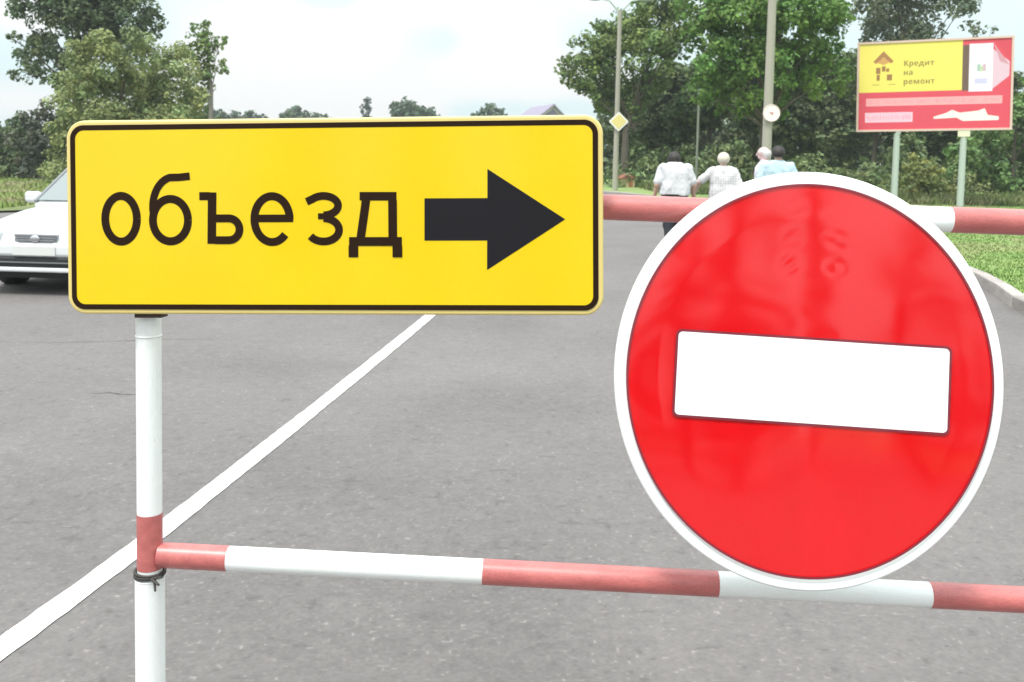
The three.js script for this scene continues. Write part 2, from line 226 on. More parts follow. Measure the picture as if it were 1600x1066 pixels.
// ---------------------------------------------------------------- round no-entry sign
Object.assign(M, {
  redFilm: phys([0.70, 0.0025, 0.006], 0.07, { ior: 1.74, map: tex(512, (u, v) => { const n = fbm(u * 4, v * 4, 51, 5, 4), g = vnoise(u * 150, v * 150, 52, 150), st = vnoise(u * 26, v * 2, 53, 26); const k = 0.93 + 0.07 * (n - 0.5) + 0.03 * (g - 0.5) + 0.07 * (st - 0.5) * THREE.MathUtils.smoothstep(n, 0.45, 0.6); return [k, k, k]; }) }),
  whiteFilm: phys([0.86, 0.88, 0.88], 0.45, { clearcoat: 0.8, clearcoatRoughness: 0.15 }), darkRed: phys([0.20, 0.008, 0.022], 0.5, { clearcoat: 0.5 }), whiteEdge: phys([0.84, 0.85, 0.84], 0.4, { clearcoat: 0.6, clearcoatRoughness: 0.2 }),
});
{
  const s = thing('no_entry_sign', 'big round red no entry sign with one white bar hung on the barrier rails', 'traffic sign');
  s.position.set(0.5244, 1.2180, -1.6575); s.scale.set(0.975, 0.975, 0.975); s.rotation.order = 'YXZ'; s.rotation.set(THREE.MathUtils.degToRad(-8), YAW, 0);
  mesh('disc', new THREE.ExtrudeGeometry(ellipse(0.3425, 0.3695), { depth: 0.012, bevelEnabled: true, bevelThickness: 0.005, bevelSize: 0.0045, bevelSegments: 5, curveSegments: 72 }).translate(0, 0, -0.0175), M.whiteEdge, s);
  // the red sheet is slightly dented where it was spot welded to its bracket behind
  const dents = [[-0.028, 0.257], [0.047, 0.252], [-0.033, 0.206], [0.047, 0.200], [-0.022, 0.306], [0.052, 0.292], [-0.05, 0.08], [0.03, 0.07]], pos = [0, 0, 0], idx = [], NR = 90, NT = 144;
  for (let i = 1; i <= NR; i++) for (let j = 0; j < NT; j++) { const t = j / NT * 2 * Math.PI, q = i / NR; pos.push(0.324 * q * Math.cos(t), 0.3485 * q * Math.sin(t), 0); }
  for (let j = 0; j < NT; j++) idx.push(0, 1 + j, 1 + (j + 1) % NT);
  for (let i = 0; i < NR - 1; i++) for (let j = 0; j < NT; j++) { const a = 1 + i * NT + j, b = 1 + i * NT + (j + 1) % NT; idx.push(a, a + NT, b, b, a + NT, b + NT); }
  for (let i = 0; i < pos.length; i += 3) {
    const [x, y] = [pos[i], pos[i + 1]], edge = Math.min(1, 6 * (1 - Math.hypot(x / 0.324, y / 0.3485)));
    let h = 0.0024 + 0.0030 * edge * (fbm(x * 7 + 9, y * 4 + 9, 5, 2) - 0.5);
    dents.forEach(([dx, dy], k) => { const r = Math.hypot(x - dx - 0.004 * (vnoise(y * 150, k) - 0.5), y - dy), e = (k < 4 ? 0.00022 : k < 6 ? 0.0001 : 0.00004) * (0.3 + 1.4 * vnoise(x * 60 + 5, y * 60 + 5, k)); h += -e * Math.exp(-(((r - 0.012) / 0.007) ** 2)) + 0.4 * e * Math.exp(-((r / 0.008) ** 2)); });
    pos[i + 2] = h;
  }
  const g = new THREE.BufferGeometry(); g.setAttribute('position', new THREE.Float32BufferAttribute(pos, 3)); g.setIndex(idx); g.computeVertexNormals();
  mesh('red_field', planarUV(g, 0.7, 0, 1), M.redFilm, s);
  mesh('field_outline', flat(ellipseRing(0.3265, 0.351, 0.0042), 0.0048, 96), M.darkRed, s);
  const bar = new THREE.Group(); bar.name = 'white_bar'; bar.position.set(0.005, -0.005, 0.0046); bar.rotation.z = THREE.MathUtils.degToRad(-2.2); s.add(bar);
  const sk = new THREE.Matrix4().makeShear(0, 0, 0.012, 0, 0, 0);
  mesh('bar_film', flat(rrect(0.482, 0.1485, 0.008), 0.0006), M.whiteFilm, bar);
  mesh('bar_outline', flat(rrect(0.4915, 0.158, 0.011), 0), M.darkRed, bar);
  mesh('clamp', [box(0.05, 0.05, 0.014, 0.03, 0.27, -0.0247), box(0.03, 0.6, 0.010, 0.03, 0, -0.0228)], M.zinc, s);
}

// ---------------------------------------------------------------- trees
const leafMats = new Map();
function leafMat(rgb) { const k = rgb.join(); if (!leafMats.has(k)) leafMats.set(k, new THREE.MeshPhysicalMaterial({ color: new THREE.Color().setRGB(...rgb.map((q) => q * 1.4)), roughness: 0.8, specularIntensity: 0.5, vertexColors: true, side: THREE.DoubleSide, transmission: 0.35, thickness: 0 })); return leafMats.get(k); }
const barkTex = tex(256, (u, v) => { const n = fbm(u * 24, v * 4, 61, 4, 4), k = 0.6 + 0.8 * n; return [0.11 * k, 0.092 * k, 0.07 * k]; });
M.bark = std([1, 1, 1], 0.95, { map: barkTex }); M.paleBark = std([0.24, 0.22, 0.19], 0.9);
function leafCloud(blobs, seed, leaf, dens, stretch = 1) {
  const r = rng(seed), P = [], N = [], C = [], quad = V(0, 0, 0), g0 = () => (r() + r() + r() - 1.5) / 0.75;
  const X = V(0, 0, 0), Y = V(0, 0, 0), Z = V(0, 0, 0), c = V(0, 0, 0);
  for (const [bx, by, bz, br] of blobs) {
    const nc = Math.max(9, Math.round(26 * Math.min(1.6, br)));
    for (let q = 0; q < nc; q++) {
      X.set(g0(), g0() * 0.9 + 0.12, g0()).normalize(); const rr = br * (0.35 + 0.68 * Math.sqrt(r())), cr = br * (0.26 + 0.24 * r());
      const cx = bx + X.x * rr, cy = by + X.y * rr * stretch, cz = bz + X.z * rr, tint = 0.78 + 0.44 * r(), warm = (r() - 0.5) * 0.25, n = Math.ceil(dens * cr * cr / (leaf * leaf));
      for (let i = 0; i < n; i++) {
        Y.set(g0(), g0(), g0()); const l = Y.length(); Y.multiplyScalar(cr * Math.cbrt(r()) / (l || 1)); c.set(cx + Y.x, cy + Y.y * 0.8, cz + Y.z); if (c.y < 0.02) continue;
        Z.set(Y.x / cr + 0.9 * g0(), Y.y / cr + 0.5 + 0.9 * g0(), Y.z / cr + 0.9 * g0()).normalize(); X.set(g0(), g0(), g0()).cross(Z).normalize(); Y.crossVectors(Z, X);
        const s = leaf * (0.6 + 0.8 * r()), hw = s * 0.36, fold = s * 0.12, v = tint * (0.75 + 0.5 * r()), col = [v * (1 + warm), v, v * (1 - warm * 0.6)];
        const a = [c.x - Y.x * s * .5, c.y - Y.y * s * .5, c.z - Y.z * s * .5], b = [c.x + Y.x * s * .5, c.y + Y.y * s * .5, c.z + Y.z * s * .5], d = [c.x + X.x * hw + Z.x * fold, c.y + X.y * hw + Z.y * fold, c.z + X.z * hw + Z.z * fold], e = [c.x - X.x * hw + Z.x * fold, c.y - X.y * hw + Z.y * fold, c.z - X.z * hw + Z.z * fold];
        P.push(...a, ...d, ...b, ...a, ...b, ...e); for (let k = 0; k < 6; k++) { N.push(Z.x, Z.y, Z.z); C.push(...col); }
      }
    }
  }
  const g = new THREE.BufferGeometry(); g.setAttribute('position', new THREE.Float32BufferAttribute(P, 3)); g.setAttribute('normal', new THREE.Float32BufferAttribute(N, 3)); g.setAttribute('color', new THREE.Float32BufferAttribute(C, 3)); return g;
}
function limb(a, b, r0, r1, r, bend = 0.12) { // a bent tapered branch
  const d = b.clone().sub(a), l = d.length(), m = a.clone().lerp(b, 0.5).add(V((r() - .5) * l * bend, (r() - .2) * l * bend, (r() - .5) * l * bend)), c = new THREE.QuadraticBezierCurve3(a, m, b), out = [];
  for (let i = 0; i < 4; i++) out.push(rod(c.getPoint(i / 4), c.getPoint((i + 1) / 4), r0 + (r1 - r0) * i / 4, r0 + (r1 - r0) * (i + 1) / 4, 7));
  return out;
}
function tree(name, label, category, pos, blobs, { green, leaf = 0.2, dens = 10, trunk = 0.18, seed = 1, fork = 0.35, bark = M.bark, group, stretch = 1, lean = [0, 0] }) {
  const t = thing(name, label, category, pos, 0, group), r = rng(seed * 77 + 5);
  mesh('crown', leafCloud(blobs, seed, leaf, dens, stretch), leafMat(green), t);
  const topY = Math.max(...blobs.map((b) => b[1])), f = V(lean[0], topY * fork, lean[1]), g = [];
  g.push(...limb(V(0, -0.05, 0), f, trunk, trunk * 0.75, r, 0.05));
  const main = blobs.reduce((a, b) => (b[1] > a[1] ? b : a)); g.push(...limb(f, V(main[0], main[1], main[2]), trunk * 0.72, trunk * 0.12, r, 0.08));
  for (const b of blobs) if (b !== main && b[3] > 0.3 && b[1] > topY * 0.25) g.push(...limb(V(f.x + (main[0] - f.x) * 0.3 * r(), f.y + (b[1] - f.y) * 0.25 * r(), f.z + (main[2] - f.z) * 0.3 * r()), V(b[0], b[1], b[2]), trunk * 0.26, trunk * 0.06, r));
  mesh('trunk', g, bark, t); return t;
}
const TALL = {
  oldTree: [[-1.7, 8.1, 0.3, 1.07], [-0.2, 8.6, 0.7, 1.53], [1.3, 8.2, 0.8, 1.53], [2.9, 7.7, 1.2, 1.17], [3.8, 7.3, 0.7, 0.74], [0.5, 7.1, 1.2, 0.98], [-2.7, 5.8, -1.3, 0.77], [-1.8, 6.2, -0.1, 0.74], [-0.9, 6.1, 1.2, 0.67], [-2.2, 5.0, 0.4, 0.61], [-1.4, 4.8, 1.1, 0.55], [-0.6, 5.4, -1.1, 0.92], [1.6, 6.7, -0.1, 1.07], [2.6, 6.5, -0.7, 0.92], [-2.9, 6.5, 0.1, 0.37], [0.1, 9.9, 0.2, 1.53], [1.9, 9.6, -1.3, 1.23], [-1.2, 4.6, -0.8, 0.55]],
  oliveTree: [[-1.6, 4.1, -0.6, 0.86], [-0.3, 4.7, 1.0, 1.06], [0.9, 5.0, 0.7, 0.96], [2.2, 4.9, -0.9, 0.81], [3.0, 4.5, 0.7, 0.61], [-2.1, 3.1, -0.9, 0.86], [-0.7, 3.3, 0.3, 1.14], [0.7, 3.5, -0.9, 1.27], [1.9, 3.6, -1.2, 1.14], [3.0, 3.3, 0.9, 0.71], [-2.3, 1.9, -0.7, 0.76], [-1.3, 1.6, -0.7, 1.14], [0.6, 1.8, 1.2, 1.39], [2.5, 2.0, 0.9, 1.14], [-2.4, 0.7, -0.5, 0.76], [-1.3, 0.2, 1.2, 1.01]],
  slimTree: [[-0.6, 6.6, 0.0, 0.55], [-0.3, 5.8, 0.2, 0.6], [0.25, 6.3, -0.3, 0.42], [-0.8, 5.8, 0.4, 0.5], [0.4, 5.4, 0.2, 0.33], [0.0, 5.1, 0.4, 0.45], [0.7, 5.05, 0.4, 0.26], [-0.5, 4.7, -0.2, 0.5], [-0.4, 7.0, -0.1, 0.36], [-0.3, 4.2, -0.3, 0.4], [-0.8, 3.9, -0.3, 0.5], [-0.9, 3.0, -0.4, 0.6], [-0.2, 2.8, -0.2, 0.55], [-0.2, 6.2, 0.1, 0.45]],
  hedgeA: [[-1.0, 1.8, 0.2, 0.86], [-0.1, 1.9, -0.9, 0.80], [0.6, 2.1, 0.3, 0.80], [-0.4, 1.0, -0.3, 1.00], [0.6, 1.0, -0.3, 1.00], [0.0, 0.3, 0.6, 0.72], [1.0, 0.3, 0, 0.72], [-1.3, 0.5, -0.3, 1.00]],
  hedgeB: [[-0.5, 2.4, 0, 0.66], [0.2, 2.6, 0.3, 0.68], [0.7, 2.2, -0.7, 0.82], [-0.2, 1.6, 0.7, 0.87], [0.6, 1.2, -0.8, 0.87], [-0.4, 0.6, 0.4, 0.77], [0.4, 0.3, 0.5, 0.71], [1.1, 0.7, -0.8, 0.82]],
  leftCrown: [[-2.6, 5.7, 0.7, 0.83], [-3.4, 5.9, -0.3, 0.32], [-1.8, 6.6, 0.2, 1.02], [-1.0, 7.6, -1.1, 0.83], [0.1, 7.8, -1.0, 1.28], [1.3, 8.4, -0.7, 1.28], [0.8, 6.5, 1.0, 1.28], [-1.0, 5.5, -0.7, 1.09], [2.2, 7.0, 0.6, 0.96], [-2.1, 4.8, 1.0, 0.64], [2.5, 8.2, 1.0, 0.96], [-0.7, 4.5, -0.4, 0.90], [1.0, 5.1, -0.3, 0.90], [1.8, 9.3, 0.1, 0.96], [-1.3, 6.3, 0.6, 0.96], [0.2, 4.1, -0.9, 0.96]],
  bigTree: [[-2.5, 6.8, 0.6, 0.86], [-2.1, 5.5, 0.7, 0.95], [-1.1, 6.5, 0.9, 1.25], [-0.2, 7.2, -1.1, 1.36], [1.0, 6.6, 1.1, 1.18], [1.9, 6.1, -1.0, 0.95], [2.3, 5.1, -0.4, 0.63], [-1.6, 4.4, 0.3, 0.86], [-0.5, 4.7, 1.0, 1.09], [0.8, 4.7, -0.4, 1.09], [1.9, 4.4, 1.0, 0.68], [-2.3, 4.0, 0.1, 0.63], [2.3, 6.9, -0.5, 0.68], [-1.1, 3.6, -0.4, 0.63], [0.4, 3.6, -0.8, 0.77], [2.7, 5.9, -1.0, 0.32], [-1.1, 8.2, -0.9, 1.36], [0.7, 8.5, 0.5, 1.36]],
  greyTree: [[-2.9, 9.8, 1.2, 1.04], [-1.5, 9.6, -0.8, 1.18], [0.2, 9.8, -1.1, 1.39], [1.6, 10.0, 1.2, 1.04], [-1.9, 8.2, 0.1, 0.97], [-0.2, 8.2, -0.2, 1.04], [1.1, 8.6, -0.7, 0.69], [2.4, 10.0, 0.2, 0.42], [2.2, 8.8, 0.8, 0.28], [-1.3, 11.6, -0.1, 1.39], [0.5, 11.4, -0.2, 1.21], [-2.7, 6.5, -1.1, 1.04], [-0.3, 6.2, 1.0, 1.39]],
  tipTree: [[-0.6, 9.6, -0.8, 0.37], [-0.8, 9.1, 0, 0.41], [-0.3, 9.2, 0.6, 0.34], [-0.6, 8.2, -0.6, 0.60], [-0.2, 7.2, 0.4, 0.82], [-0.5, 5.5, 0.8, 0.97]],
  rightBush: [[0.1, 4.7, 0.3, 0.48], [0.4, 3.4, 0.6, 0.80], [-0.6, 2.3, -0.8, 1.01], [-1.7, 1.4, -0.1, 0.80], [0.5, 1.6, -0.7, 1.01], [-1.2, 3.1, 0.7, 0.64], [1.4, 3.9, -0.4, 1.07], [1.5, 2.1, -0.1, 1.07], [-2.5, 2.0, 1.0, 0.67], [-0.6, 0.8, 0.7, 0.80], [0.8, 0.7, 0.9, 0.75]],
  oliveBush: [[-0.3, 1.4, 0, 0.53], [0.2, 1.0, 0, 0.58], [-0.5, 0.7, 0.2, 0.48], [0.7, 0.5, 0, 0.43], [0, 0.4, -0.2, 0.48], [-1.0, 1.0, -0.1, 0.43]],
};
const DARK = [0.080, 0.112, 0.050], MID = [0.115, 0.165, 0.046], OLIVE = [0.19, 0.225, 0.088], FRESH = [0.105, 0.175, 0.052], GREY = [0.115, 0.14, 0.078];
tree('old_tree', 'tall dark tree with gaps in its crown rising behind the olive tree', 'tree', [-20.88, 0, -46], TALL.oldTree, { green: DARK, seed: 11, trunk: 0.26, fork: 0.4 });
tree('olive_tree', 'broad rounded olive green tree just behind the upper left corner of the yellow board', 'tree', [-15.73, 0, -38], TALL.oliveTree, { green: OLIVE, seed: 12, leaf: 0.15, dens: 11, trunk: 0.16, fork: 0.3 });
tree('slim_tree', 'thin sparse tree with bare grey stem beside the olive tree', 'tree', [-13.82, 0, -44], TALL.slimTree, { green: MID, seed: 13, leaf: 0.2, trunk: 0.12, bark: M.paleBark, fork: 0.6 });
tree('bush', 'dark green bush at the edge of the photo behind the grassy bank', 'bush', [-22.55, 0, -43], TALL.hedgeA, { green: DARK, seed: 14, trunk: 0.08 });
tree('bush', 'greyish dark bush behind the white car next to the yellow board', 'bush', [-19.72, 0, -41], TALL.hedgeB, { green: [0.075, 0.085, 0.06], seed: 15, trunk: 0.08 });
tree('leafy_tree', 'leafy green tree behind the lamp post with the yellow diamond', 'tree', [5.57, 0, -48], TALL.leftCrown, { green: MID, seed: 16, trunk: 0.22, fork: 0.3 });
tree('big_tree', 'largest bright green tree behind the lamp post with the round sign', 'tree', [8.94, 0, -34.5], TALL.bigTree, { green: [0.105, 0.185, 0.040], seed: 17, trunk: 0.2, fork: 0.3, leaf: 0.18 });
tree('grey_tree', 'thin grey green tree showing sky gaps above the billboard', 'tree', [21.45, 0, -52], TALL.greyTree, { green: GREY, seed: 18, dens: 7.5, trunk: 0.22, fork: 0.45 });
tree('slender_tree', 'narrow tree tip poking up above the corner of the billboard', 'tree', [27.39, 0, -56], TALL.tipTree, { green: [0.09, 0.11, 0.05], seed: 19, dens: 6, trunk: 0.14, fork: 0.6 });
tree('shrub_clump', 'tall fresh green shrubs right of the billboard posts', 'shrub', [20.78, 0, -40], TALL.rightBush, { green: FRESH, seed: 20, trunk: 0.12, fork: 0.3 });
tree('small_bush', 'low yellowish bush between the two billboard posts', 'bush', [15.59, 0, -36], TALL.oliveBush, { green: [0.17, 0.19, 0.06], seed: 21, leaf: 0.16, trunk: 0.05 });
{ // the dark wood behind
  const mk = (seed) => { const r = rng(seed), b = []; for (let i = 0; i < 13; i++) { const y = 2.2 + 6 * Math.pow(r(), 0.8), a = r() * 6.28, q = 1.7 * r(); b.push([Math.cos(a) * q, y, Math.sin(a) * q, 0.75 + 0.6 * r()]); } b.push([0, 8.2, 0, 0.9]); return b; };
  const lab = 'tall dark tree in the wood behind the people and the lamp posts', gr = 'trees of the dark wood behind';
  const protos = [31, 32, 33].map((s, i) => tree('wood_tree', lab, 'tree', [0, 0, -50], mk(s), { green: [[0.085, 0.112, 0.050], [0.098, 0.130, 0.056], [0.095, 0.138, 0.052]][i], seed: s, trunk: 0.16, fork: 0.3, group: gr, leaf: 0.26, bark: i === 1 ? M.paleBark : M.bark }));
  const spots = [[6.9, -54], [8.2, -52.5], [10.4, -51], [12.6, -49], [15.4, -50], [18, -48], [20.8, -49.5], [24, -47.5], [27, -50], [30.5, -49], [9, -57], [14, -56], [19.5, -57], [25, -56], [33.5, -53], [36, -49]], r = rng(9);
  spots.forEach(([x, z], i) => { const o = i < 3 ? protos[i] : protos[i % 3].clone(); if (i >= 3) { o.name = numbered('wood_tree'); scene.add(o); } o.position.set(x, 0, z); o.rotation.y = r() * 6.28; const s = 0.8 + 0.22 * r(); o.scale.set(s, (0.64 + 0.14 * r()) * (x > 26 ? 0.72 : x > 10 && x < 19 ? 1.18 : 1), s); });
  const ub = []; for (let i = 0; i < 80; i++) { const x = 4.6 + 32 * r(); ub.push([x, 0.2 + 2.2 * r() * r(), -45 - 4 * r() + (x > 12 ? 3 : 0), 0.6 + 0.5 * r()]); }
  const u = mesh('undergrowth', leafCloud(ub, 41, 0.24, 6), leafMat([0.115, 0.155, 0.058]), scene); tag(u, 'dark undergrowth filling the foot of the wood', 'undergrowth', null, 'stuff');
  const sc = []; for (let i = 0; i < 60; i++) { const x = 11 + 19 * r(); sc.push([x, 0.15 + 0.9 * r() * r(), -37.5 - 4.5 * r(), 0.35 + 0.4 * r()]); }
  tag(mesh('scrub', leafCloud(sc, 43, 0.15, 8), leafMat([0.135, 0.165, 0.06]), scene), 'low olive green scrub under the billboard before the wood', 'scrub', null, 'stuff');
  const fw = []; for (let i = 0; i < 190; i++) { const x = 6.2 + 46 * r(), y = 4.6 * r() * (x > 27 ? 0.75 : 1); fw.push([x, y, -61 - 6 * r(), 0.9 + 0.7 * r()]); }
  tag(mesh('far_woodland', leafCloud(fw, 42, 0.4, 6), leafMat([0.085, 0.11, 0.058]), scene), 'dense dark mass of the wood farther back', 'woodland', null, 'stuff');
  // trees far away along the horizon, seen over the top edge of the yellow board
  const dome = []; { const q = rng(50); for (let i = 0; i < 16; i++) { const a = q() * Math.PI; dome.push([Math.cos(a) * 2.6, 4 + 5 * Math.sin(a) * Math.sqrt(q()), (q() - .5) * 3, 1.2 + 0.8 * q()]); } }
  const farGreen = [0.07, 0.10, 0.06];
  tree('distant_tree', 'distant round dark tree over the middle of the yellow board', 'tree', [-16.3, 0, -150], dome, { green: farGreen, seed: 51, leaf: 0.7, trunk: 0.3 });
  tree('distant_poplar', 'distant thin grey poplar standing alone over the yellow board', 'tree', [-23, 0, -150], [[0, 5, 0, 1], [0, 6.5, 0, 0.9], [0, 8, 0, 0.8], [0, 9.3, 0, 0.6]], { green: [0.11, 0.13, 0.12], seed: 52, leaf: 0.6, trunk: 0.2 });
  tree('distant_tree', 'distant broken tree clump over the board between poplar and house', 'tree', [-3.9, 0, -150], [[-1.5, 7, 0, 1.1], [0, 8.2, 0, 1.2], [1.6, 7.4, 0, 1.1], [0.6, 6, 0, 1.5], [-0.6, 5, 0, 1.8], [2.2, 6.2, 0, 0.9]], { green: farGreen, seed: 53, leaf: 0.6, trunk: 0.3 });
  const low = tree('low_tree', 'small distant tree just showing over the top edge of the yellow board', 'tree', [-44.1, 0, -150], [[-1, 5.4, 0, 1.2], [0.4, 6.1, 0.2, 1.1], [1.4, 5.3, 0, 1.2], [0.2, 4.2, 0, 1.6]], { green: farGreen, seed: 54, leaf: 0.6, trunk: 0.25, group: 'small distant trees along the horizon' });
  for (const [x, z, s] of [[-40.6, -151, 1.02], [-42.4, -153, 0.95], [-35.6, -150, 0.98], [-33.5, -150, 1.13], [-31.6, -151, 1.0], [-30, -152, 0.97], [-26.5, -152, 0.9], [-47, -150, 1.1]]) { const c = low.clone(); c.name = numbered('low_tree'); c.position.set(x, 0, z); c.scale.setScalar(s); c.rotation.y = x; scene.add(c); }
  // trees behind the photographer, mirrored in the red disc
  const bl = []; for (let i = 0; i < 14; i++) bl.push([(r() - 0.5) * 0.5, 1.4 + i * 0.92, (r() - 0.5) * 0.4, 0.72 - 0.025 * i]);
  const bt = tree('poplar', 'roadside poplar behind the camera mirrored as a dark streak in the red disc', 'tree', [7.4, 0, 26], bl, { green: DARK, seed: 61, leaf: 0.3, trunk: 0.16, group: 'poplars behind the camera' });
  for (const [x, z, sx, sy] of [[4.9, 26, 1.6, 0.86], [3.3, 27, 1.7, 0.68], [10.8, 27, 1.7, 0.58], [12.8, 26, 1.5, 0.72], [0.6, 27, 1.5, 0.8], [-3, 28, 1.6, 1.0], [-7, 27, 1.5, 0.9], [-11.5, 28, 1.8, 1]]) { const c = bt.clone(); c.name = numbered('poplar'); c.position.set(x, 0, z); c.scale.set(sx, sy, sx); c.rotation.y = x; scene.add(c); }
}
{ // grass: mown blades on the verge, tall dry grass at the wood's edge and on the bank
  const bladeGeo = (h, w, n, seed) => { const r = rng(seed), P = [], N = []; for (let i = 0; i < n; i++) { const a = r() * 6.28, x = (r() - .5) * 0.14, z = (r() - .5) * 0.14, hh = h * (0.6 + 0.6 * r()), lx = (r() - .5) * h * 0.9, lz = (r() - .5) * h * 0.9; P.push(x - Math.cos(a) * w, 0, z - Math.sin(a) * w, x + Math.cos(a) * w, 0, z + Math.sin(a) * w, x + lx, hh, z + lz); for (let k = 0; k < 3; k++) N.push(-Math.sin(a) * 0.4, 0.9, Math.cos(a) * 0.4); } const g = new THREE.BufferGeometry(); g.setAttribute('position', new THREE.Float32BufferAttribute(P, 3)); g.setAttribute('normal', new THREE.Float32BufferAttribute(N, 3)); return g; };
  const scatter = (name, label, geo, n, where, cols, seed, y) => { const m = new THREE.InstancedMesh(geo, std([1, 1, 1], 0.9, { side: THREE.DoubleSide }), n), r = rng(seed), o = new THREE.Object3D(), c = new THREE.Color(); m.name = name; for (let i = 0; i < n; i++) { const [x, z] = where(r); o.position.set(x, y, z); o.rotation.y = r() * 6.28; o.scale.setScalar(0.7 + 0.7 * r()); o.updateMatrix(); m.setMatrixAt(i, o.matrix); const p = fbm(x * 0.7 + 50, z * 0.7 + 90, 3, 3), q = cols[Math.min(cols.length - 1, Math.floor(THREE.MathUtils.clamp((p - 0.3) / 0.4, 0, 0.999) * cols.length))], k = 0.8 + 0.4 * r(); c.setRGB(q[0] * k, q[1] * k, q[2] * k); m.setColorAt(i, c); } m.castShadow = m.receiveShadow = true; scene.add(m); return tag(m, label, 'grass', null, 'stuff'); };
  scatter('lawn_grass', 'short mown green grass on the verge beside the kerb', bladeGeo(0.026, 0.005, 9, 1), 70000, (r) => { const z = -8 - 26 * Math.pow(r(), 0.8), K = [[-8, 5.0], [-10.23, 5.52], [-12.3, 6.12], [-16, 6.7], [-20, 7.0], [-26, 6.9], [-34.5, 5.9]]; let i = 0; while (i < 5 && z < K[i + 1][0]) i++; const t = (z - K[i][0]) / (K[i + 1][0] - K[i][0]); return [K[i][1] + t * (K[i + 1][1] - K[i][1]) + 0.2 + (9 - z * 0.3) * Math.pow(r(), 1.3), z]; }, [[0.22, 0.35, 0.10], [0.26, 0.38, 0.12], [0.32, 0.37, 0.16]], 71, 0.11);
  scatter('tall_grass', 'uncut olive grass along the foot of the wood', bladeGeo(0.3, 0.011, 12, 2), 9000, (r) => { const x = 6 + 22 * r(); return [x, -33.5 - 7 * r() - (x < 11 ? 5 : 0)]; }, [[0.15, 0.21, 0.065], [0.20, 0.25, 0.085], [0.25, 0.26, 0.12]], 72, 0.1);
  scatter('bank_grass', 'green and dry grass on the bank behind the white car', bladeGeo(0.12, 0.01, 12, 3), 22000, (r) => { const z = -20.5 - 20 * r(); return [-9.8 - (z < -26 ? 1.5 : 2.5) - 18 * r(), z]; }, [[0.20, 0.29, 0.07], [0.25, 0.31, 0.10], [0.33, 0.31, 0.17]], 73, 0.02);
}

// ---------------------------------------------------------------- lamp posts and road signs on them
Object.assign(M, { concrete: std([0.36, 0.345, 0.28], 0.9), signYellow: std([0.78, 0.66, 0.25], 0.5), signWhite: std([0.82, 0.80, 0.74], 0.5), signRed: std([0.6, 0.25, 0.22], 0.5), signBlack: std([0.03, 0.03, 0.03], 0.6), galv: std([0.46, 0.52, 0.47], 0.6, { metalness: 0.2 }) });
function lampPost(label, [x, z], h, r0, r1, arms) {
  const p = thing('lamp_post', label, 'lamp post', [x, 0, z]);
  mesh('post', rod([0, 0, 0], [0, h, 0], r0, r1, 16), M.concrete, p);
  for (const s of arms) { mesh('arm', [rod([0, h - 0.15, 0], [s * 0.45, h + 0.35, 0.05], 0.035), rod([s * 0.45, h + 0.35, 0.05], [s * 0.85, h + 0.42, 0.1], 0.03)], M.galv, p); const l = new THREE.SphereGeometry(1, 16, 10).scale(0.32, 0.09, 0.13).translate(s * 1.1, h + 0.42, 0.13); mesh('lamp_head', l, M.galv, p); }
  return p;
}
lampPost('slimmer far concrete lamp post, the one with the yellow diamond sign', [4.37, -41], 7.75, 0.12, 0.085, [-1, 1]);
lampPost('thicker near concrete lamp post, the one with a small round sign', [7.36, -28], 9.4, 0.145, 0.105, [-1]);
{
  const d = thing('priority_sign', 'small yellow diamond priority road sign on the far lamp post', 'traffic sign', [4.43, 3.05, -40.83]);
  const dia = (s, z) => { const g = new THREE.ExtrudeGeometry(rrect(s, s, s * 0.08), { depth: 0.012, bevelEnabled: false, curveSegments: 5 }); g.rotateZ(Math.PI / 4); g.translate(0, 0, z); return g; };
  mesh('board', dia(0.60, 0), M.signWhite, d); mesh('yellow_field', dia(0.46, 0.006), M.signYellow, d); mesh('clamp', box(0.3, 0.04, 0.06, 0, 0, -0.03), M.galv, d);
  const n = thing('round_sign', 'small round white sign with a pale red rim on the near lamp post', 'traffic sign', [7.41, 2.92, -27.8]);
  const disc = (a, z) => new THREE.CylinderGeometry(a, a, 0.012, 32).rotateX(Math.PI / 2).translate(0, 0, z);
  mesh('board', disc(0.25, 0), M.signWhite, n); mesh('symbol', [box(0.10, 0.035, 0.008, -0.005, 0.01, 0.01), box(0.05, 0.03, 0.008, 0.02, -0.03, 0.01)], M.signRed, n); mesh('rim', new THREE.TorusGeometry(0.235, 0.014, 8, 40).translate(0, 0, 0.004), std([0.74, 0.60, 0.55], 0.5), n); mesh('clamp', box(0.34, 0.04, 0.06, 0, 0, -0.03), M.galv, n);
  const p = thing('thin_pole', 'thin pale pole standing at the edge of the wood between the lamp posts', 'pole', [8.3, 0, -43.5]); mesh('shaft', rod([0, 0, 0], [0, 4.6, 0], 0.06, 0.05, 10), std([0.2, 0.22, 0.17], 0.8), p); mesh('cap', new THREE.SphereGeometry(0.07, 10, 8).translate(0, 4.6, 0), M.galv, p);
}

